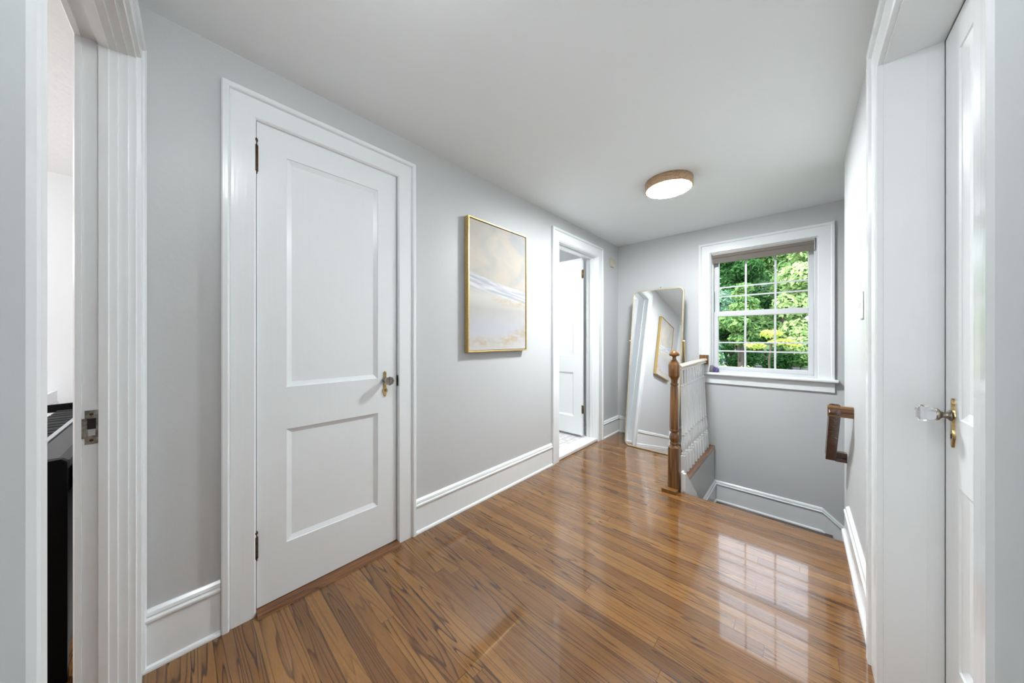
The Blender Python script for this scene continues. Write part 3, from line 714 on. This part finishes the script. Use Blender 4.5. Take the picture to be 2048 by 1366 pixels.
# ------------------------------------------------------------------ small wall things
ms = thing('motion_detector', 'small beige motion detector high on the wall near the corner', 'motion detector', (XL, 3.565, 2.01))
sn = [(2.010, .006), (2.012, .022), (2.030, .034), (2.055, .040), (2.104, .036), (2.110, .028), (2.110, .001), (2.010, .001)]
up(MB().sweep(sn, [[(XL + n, 3.528, z), (XL + n, 3.602, z)] for z, n in sn], closed=True).build('body', M['beige'], None, .004), ms)
up(MB().add([(XL + .0375, 3.538, 2.040), (XL + .0375, 3.592, 2.040), (XL + .027, 3.592, 2.016), (XL + .027, 3.538, 2.016), (XL + .030, 3.538, 2.040), (XL + .030, 3.592, 2.040), (XL + .022, 3.592, 2.016), (XL + .022, 3.538, 2.016)],
             [(0, 1, 2, 3), (4, 7, 6, 5), (0, 4, 5, 1), (1, 5, 6, 2), (2, 6, 7, 3), (3, 7, 4, 0)]).build('lens', M['sensorlens']), ms)
sw = thing('light_switch', 'white light switch on the right wall beside the door casing', 'light switch', (XR, 2.085, 1.24))
up(MB().box(XR - .0065, XR - .0005, 2.048, 2.122, 1.239, 1.360).build('plate', M['plate'], None, .003), sw)
up(MB().sweep([(0, 0)] * 4, [[(XR - n, 2.0795, z), (XR - n, 2.0905, z)] for n, z in ((.006, 1.312), (.008, 1.313), (.017, 1.286), (.006, 1.288))], closed=True).build('toggle', M['plate']), sw)
tag(MB().lathe([(0, .007), (-.004, .007), (-.005, .003), (-.014, .0025), (-.016, .004), (-.017, .001)], (-1.165, YW - .0005, 1.735), 'y', 12).build('wall_hook', M['plate']), 'tiny white hook on the end wall above the mirror', 'hook')

# amethyst on the sill
am = thing('amethyst_geode', 'small purple amethyst crystal on the window sill by the railing', 'crystal', (-.650, YW - .014, .8095))
random.seed(3)
rk = MB(); rings = []
for k in range(6):
    z = .052 * k / 5; r = .026 * math.sqrt(max(1 - ((z - .018) / .040) ** 2, .06)); rings.append([(-.010 + r * .75 * math.cos(2 * PI * j / 9) * random.uniform(.85, 1.1), r * math.sin(2 * PI * j / 9) * random.uniform(.85, 1.1), z) for j in range(9)])
rk.loft(rings, True, False).build('rock', M['rock'], am)
cr = MB()
for k in range(16):
    bx, by, bz = random.uniform(-.004, .022), random.uniform(-.016, .016), 0
    h = random.uniform(.024, .048); r = random.uniform(.006, .010); ax = Vector((random.uniform(.0, .45), random.uniform(-.3, .3), 1)).normalized(); sx = ax.orthogonal().normalized(); sy = ax.cross(sx)
    def rg(t_, rad): return [tuple(Vector((bx, by, bz)) + ax * t_ + sx * rad * math.cos(PI * j / 3) + sy * rad * math.sin(PI * j / 3)) for j in range(6)]
    cr.loft([rg(.004, r), rg(h * .7, r * .9), rg(h, r * .1)], True, False)
cr.v = [(x, y, max(z, 0.0)) for x, y, z in cr.v]
cr.build('crystals', M['amethyst'], am); am.scale = (1.32, 1.32, 1.32)

# ------------------------------------------------------------------ room with the piano
KX0, KY = -1.800, -.352                      # near end, back edge of the keys
PB = -.245                                   # back of the piano
pn = thing('digital_piano', 'black digital piano seen through the left doorway', 'piano', (-2.6, -.4, 0))
Q = lambda o: up(o, pn)
Q(MB().box(KX0 - 1.29, KX0 - .005, KY - .185, PB, .627, .717).build('keybed', M['blackmatte'], None, .004))
lid = [(PB, .627), (PB, .738), (PB - .02, .750), (KY + .022, .748), (KY + .018, .717), (KY + .018, .627)]
Q(MB().sweep(lid, [[(KX0 - 1.262, y, z), (KX0 - .028, y, z)] for y, z in lid], closed=True).build('top_panel', M['black']))
Q(MB().box(KX0 - 1.255, KX0 - .035, KY + .001, KY + .017, .718, .752).build('control_strip', M['silver'], None, .002))
ch = [(KY - .190, .600), (KY - .190, .722), (KY - .150, .734), (KY - .010, .738), (KY + .020, .747), (PB - .012, .750), (PB, .738), (PB, 0), (PB - .16, 0), (PB - .16, .600)]
for x0, x1 in ((KX0 - .026, KX0), (KX0 - 1.29, KX0 - 1.264)):
    c_ = ch if x1 == KX0 else [(y, z + (.045 if z > .65 and y < KY + .03 else 0)) for y, z in ch]
    Q(MB().sweep(c_, [[(x0, y, z), (x1, y, z)] for y, z in c_], closed=True).build('end_panel', M['blackdeep'], None, .002))
Q(MB().box(KX0 - 1.262, KX0 - .028, PB - .030, PB - .012, .06, .62).build('back_panel', M['blackdeep']))
WK = .02355
wk = MB().box(0, WK - .0012, -.148, 0, 0, .020).build('white_key', M['ivory'], None, .0012, 1)
bkk = MB().box(0, .0105, -.095, 0, 0, .011).build('black_key', M['black'], None, .002, 1)
x = KX0 - .034
for i in range(52):
    o = wk if i == 0 else wk.copy()
    if i: COL.objects.link(o)
    o.location = (x - WK * (i + 1), KY, .7185); Q(o)
nb = 0
for i in range(51):
    if (i % 7) in (0, 1, 3, 4, 5):
        o = bkk if nb == 0 else bkk.copy()
        if nb: COL.objects.link(o)
        nb += 1; o.location = (x - WK * (i + 1) - .00525, KY, .7388); Q(o)
nsd = thing('white_stand', 'white painted stand partly hidden behind the black piano', 'stand', (-3.50, -.62, 0))
NS = lambda o: up(o, nsd)
NS(MB().box(-3.72, -3.30, -.92, -.54, .70, .725).build('table_top', M['trim'], None, .004))
for sx, sy in ((-3.71, -.91), (-3.35, -.91), (-3.71, -.59), (-3.35, -.59)): NS(MB().box(sx, sx + .04, sy, sy + .04, 0, .6995).build('leg', M['trim'], None, .002))
NS(MB().box(-3.715, -3.305, -.560, -.545, .7255, .80).build('gallery_rail', M['trim'], None, .002))

# ------------------------------------------------------------------ outdoors
GZ = -3.0
gr = MB(); nx, ny = 30, 30; vs = []
def gz(x, y):
    h = GZ + max(0, y - 26) * .11 + .15 * math.sin(x * .3) * math.cos(y * .2); return h
for j in range(ny + 1):
    for i in range(nx + 1):
        xx, yy = -40 + 80 * i / nx, 4.6 + 70 * (j / ny) ** 1.3; vs.append((xx, yy, gz(xx, yy)))
gr.add(vs, [(j * (nx + 1) + i, j * (nx + 1) + i + 1, (j + 1) * (nx + 1) + i + 1, (j + 1) * (nx + 1) + i) for j in range(ny) for i in range(nx)], True)
struct(gr.build('ground', M['grass']), 'green lawn outside the window', 'lawn')
rd = MB()
pts = [(-30 + 60 * k / 20, 43 + .22 * (-30 + 3 * k)) for k in range(21)]
rv = []
for a, b in pts: rv += [(a, b - 2.6, gz(a, b - 2.6) + .06), (a, b + 2.6, gz(a, b + 2.6) + .06)]
rd.add(rv, [(2 * k, 2 * k + 2, 2 * k + 3, 2 * k + 1) for k in range(20)])
struct(rd.build('road', M['road']), 'pale grey lane beyond the lawn outside the window', 'road')
sw_ = MB(); random.seed(11)
for k in range(46):
    a = -14 + 28 * k / 46; h = random.uniform(.5, .75); sw_.box(a, a + .6, 36.2, 36.75, gz(a, 36) - .2, gz(a, 36) + h)
struct(sw_.build('wall_garden', M['stone'], None, .06), 'low grey stone wall in the garden outside the window', 'wall')

def crown(n, blobs, size, seed, flat=.5):
    random.seed(seed); mb = MB()
    tot = sum(b[3] ** 2 for b in blobs)
    for cx, cy, cz, r, sq in blobs:
        for _ in range(int(n * r * r / tot)):
            d = Vector((random.gauss(0, 1), random.gauss(0, 1), random.gauss(0, 1))).normalized() * r * random.uniform(.55, 1.03)
            c = Vector((cx + d.x, cy + d.y, cz + d.z * sq)); s = size * random.uniform(.6, 1.4)
            nrm = (d.normalized() + Vector((random.uniform(-1, 1), random.uniform(-1, 1), random.uniform(-.4, 1)))).normalized()
            u = nrm.orthogonal().normalized(); w = nrm.cross(u); an = random.uniform(0, 2 * PI); u, w = u * math.cos(an) + w * math.sin(an), w * math.cos(an) - u * math.sin(an)
            mb.add([c - u * s, c + w * s * .42 + nrm * s * .1, c + u * s, c - w * s * .42 + nrm * s * .1], [(0, 1, 2, 3)])
    return mb
def tree(x, y, base, top, rad, leaf, label, seed, n=5200, size=.20, trunk_h=None):
    zg = gz(x, y); t = thing('tree', label, 'tree', (x, y, zg), 0, 'trees outside the window'); random.seed(seed)
    H = top - zg; z0 = base - zg; bl = []
    k = 11
    for i in range(k):
        f = (i + .5) / k; a = random.uniform(0, 2 * PI); rr = rad * (1 - abs(f - .45) * .9) * random.uniform(.42, .66); of = rad * .62 * random.uniform(.3, 1) * (1 - f * .5)
        bl.append((of * math.cos(a), of * math.sin(a), z0 + (H - z0) * f, max(rr, .4), .75))
    tr_ = MB(); tr_.lathe([(-.1, .24), (H * .3, .17), (H * .75, .07), (H * .9, .02)], (0, 0, 0), 'z', 10)
    for i in range(5):
        b = bl[i + 2]; z = H * .28 + i * H * .08; tr_.tube([(0, 0, z), (b[0] * .5, b[1] * .5, z + .5), (b[0], b[1], b[2])], .045, 6)
    tr_.build('trunk', M['bark'], t); crown(n, bl, size, seed).build('crown', LEAF[leaf], t, recalc=False)
    return t
# x, y, crown bottom, crown top, radius
tree(-5.0, 25, -2.4, 7.4, 2.5, 'blue', 'blue green leafy tree outside the left panes', 21, 9500, .19)
tree(-4.3, 32.5, -2.4, 9.6, 2.9, 'deep', 'dark green tree outside the middle upper panes', 22, 10500, .20)
tree(-1.2, 37.5, -2.2, 10.5, 2.7, 'mid', 'tall green tree outside between the dark and the light green trees', 32, 12000, .20)
tree(.6, 26, -1.2, 7.8, 2.3, 'light', 'light green tree outside the upper right panes', 23, 9500, .17)
tree(-2.55, 22.5, 1.0, 4.2, 1.25, 'mid', 'small green tree in front of the dark tree outside', 24, 5200, .13)
tree(-3.35, 17.5, -2.6, 2.4, 1.15, 'light', 'pale green bushy tree outside the lower left panes', 25, 6000, .12)
tree(5.6, 30, -1.6, 8.5, 2.6, 'mid', 'broad green tree outside beyond the right side of the window', 26, 5000, .26)
tree(-12, 30, -1.6, 8.8, 3.0, 'deep', 'dark green tree outside beyond the left side of the window', 27, 5000, .28)
tree(-5.2, 45, -2.0, 14.0, 4.2, 'deep', 'distant dark tree far behind the dark green tree outside', 28, 14000, .26)
tree(-2.9, 57, -1.0, 19.0, 4.6, 'mid', 'very tall distant green tree outside behind all the others', 33, 13000, .34)
tree(3.9, 42, -1.6, 12.5, 3.1, 'deep', 'distant dark tree behind the light green one outside', 31, 9000, .26)
tree(-13.5, 48, .4, 12.0, 3.6, 'mid', 'distant green tree outside far off beyond the left trees', 29, 5200, .38)
tree(8.5, 49, .4, 11.0, 3.6, 'light', 'distant pale green tree outside to the right', 30, 4200, .4)
# a near branch with yellow leaves: a slim sapling
sp_ = thing('sapling', 'slim sapling with yellow leaves outside the lower panes', 'tree', (-.85, 15, gz(-.85, 15))); zg = gz(-.85, 15)
MB().tube([(0, 0, -.05), (.05, 0, 1.8), (.0, 0, 3.3), (.1, .1, 4.35)], .035, 8).tube([(0, 0, 3.3), (-.3, 0, 3.7), (-.6, .1, 3.8)], .015, 6).tube([(0, 0, 3.4), (.4, 0, 3.8), (.7, .0, 3.85)], .015, 6).build('trunk', M['bark'], sp_)
crown(520, [(-.45, 0, 3.85, .36, .35), (.35, 0, 4.0, .36, .35), (.05, 0, 4.3, .34, .4), (.65, 0, 3.9, .26, .35)], .085, 5).build('crown', LEAF['yellow'], sp_, recalc=False)
def shrub(x, y, r, leaf, label, seed, top=None, n=1500, size=.09):
    zg = gz(x, y); t = thing('shrub', label, 'shrub', (x, y, zg), 0, 'shrubs outside the window'); random.seed(seed); H = (top - zg) if top else r * 1.6
    bl = [(random.uniform(-.5, .5) * r, random.uniform(-.5, .5) * r, H * f, r * random.uniform(.5, .75), .8) for f in (.25, .4, .55, .7, .8)]
    MB().tube([(0, 0, -.05), (.05, 0, H * .4), (-.05, .05, H * .8)], .04, 6).tube([(0, 0, .1), (r * .4, 0, H * .6)], .03, 6).tube([(0, 0, .1), (-r * .4, 0, H * .6)], .03, 6).build('stem', M['bark'], t)
    crown(n, bl, size, seed).build('foliage', LEAF[leaf], t, recalc=False)
shrub(-2.05, 13.2, .85, 'mid', 'green shrub outside the bottom left panes', 41, .42, 4200, .065)
shrub(-1.55, 20.0, .9, 'light', 'pale green shrub outside the bottom middle panes', 42, -.15, 3000, .08)
shrub(-.35, 16.2, .75, 'light', 'grassy green shrub outside the bottom right panes', 43, -.08, 3000, .08)
shrub(-2.9, 27.2, 1.0, 'deep', 'low dark green shrub outside below the middle panes', 46, .5, 3000, .12)
shrub(-.9, 30.5, 1.3, 'deep', 'low dark green shrub outside below the right panes', 47, .55, 3600, .13)
shrub(1.5, 18.5, .9, 'mid', 'round green shrub outside the right edge of the window', 44, -.1, 1400, .11)
shrub(-4.9, 14, .9, 'deep', 'dark green shrub outside the left edge of the window', 45, -.2, 1400, .11)

# ------------------------------------------------------------------ light
w = bpy.data.worlds.new('sky'); S.world = w; w.use_nodes = True; nt = w.node_tree; bg = nt.nodes['Background']
sk_ = nt.nodes.new('ShaderNodeTexSky'); sk_.sky_type = 'NISHITA'; sk_.sun_disc = False; sk_.sun_elevation = math.radians(52); sk_.sun_rotation = math.radians(200); sk_.dust_density = 3; sk_.air_density = 1
hz = nt.nodes.new('ShaderNodeMix'); hz.data_type = 'RGBA'; hz.inputs[0].default_value = .55; hz.inputs[7].default_value = (5.2, 5.3, 5.5, 1)
nt.links.new(sk_.outputs[0], hz.inputs[6]); nt.links.new(hz.outputs[2], bg.inputs[0]); bg.inputs[1].default_value = .25
sun = bpy.data.lights.new('sun', 'SUN'); sun.energy = .85; sun.angle = .01; sun.color = (1, .95, .86)
so = bpy.data.objects.new('sun', sun); COL.objects.link(so); so.rotation_euler = (math.radians(40), 0, math.radians(-32))
def fill_point(name, loc, r, power, color=(1, 1, 1)):
    a = bpy.data.lights.new(name, 'POINT'); a.energy = power; a.shadow_soft_size = r; a.color = color
    o = bpy.data.objects.new(name, a); COL.objects.link(o); o.location = loc; return o
fill_point('bedroom_fill', (-2.6, -2.0, 1.75), .15, 21, (.96, .98, 1))  # added light with no fixture, brightens the room with the piano
fill_point('bathroom_fill', (-2.75, 2.30, 1.85), .10, 4.0, (.98, .99, 1))  # added fixtureless light, brightens the bathroom from an unseen spot

# ------------------------------------------------------------------ camera
cam = bpy.data.cameras.new('camera'); co = bpy.data.objects.new('camera', cam); COL.objects.link(co)
cam.sensor_width = 36; cam.lens = 623.08 / 2048 * 36; cam.shift_y = -5.48 / 2048; cam.clip_start = .02; cam.clip_end = 300
co.location = (0, 0, 1.15); co.rotation_euler = (PI / 2, 0, math.radians(42.7706)); S.camera = co

S.view_settings.view_transform = 'Standard'; S.view_settings.look = 'None'; S.view_settings.gamma = 1; S.view_settings.use_curve_mapping = False
S.view_settings.exposure = 2.22
c = S.cycles; c.use_denoising = True; c.max_bounces = 14; c.diffuse_bounces = 8; c.glossy_bounces = 6; c.transmission_bounces = 8; c.transparent_max_bounces = 12
c.sample_clamp_indirect = 8; c.caustics_reflective = False; c.caustics_refractive = False
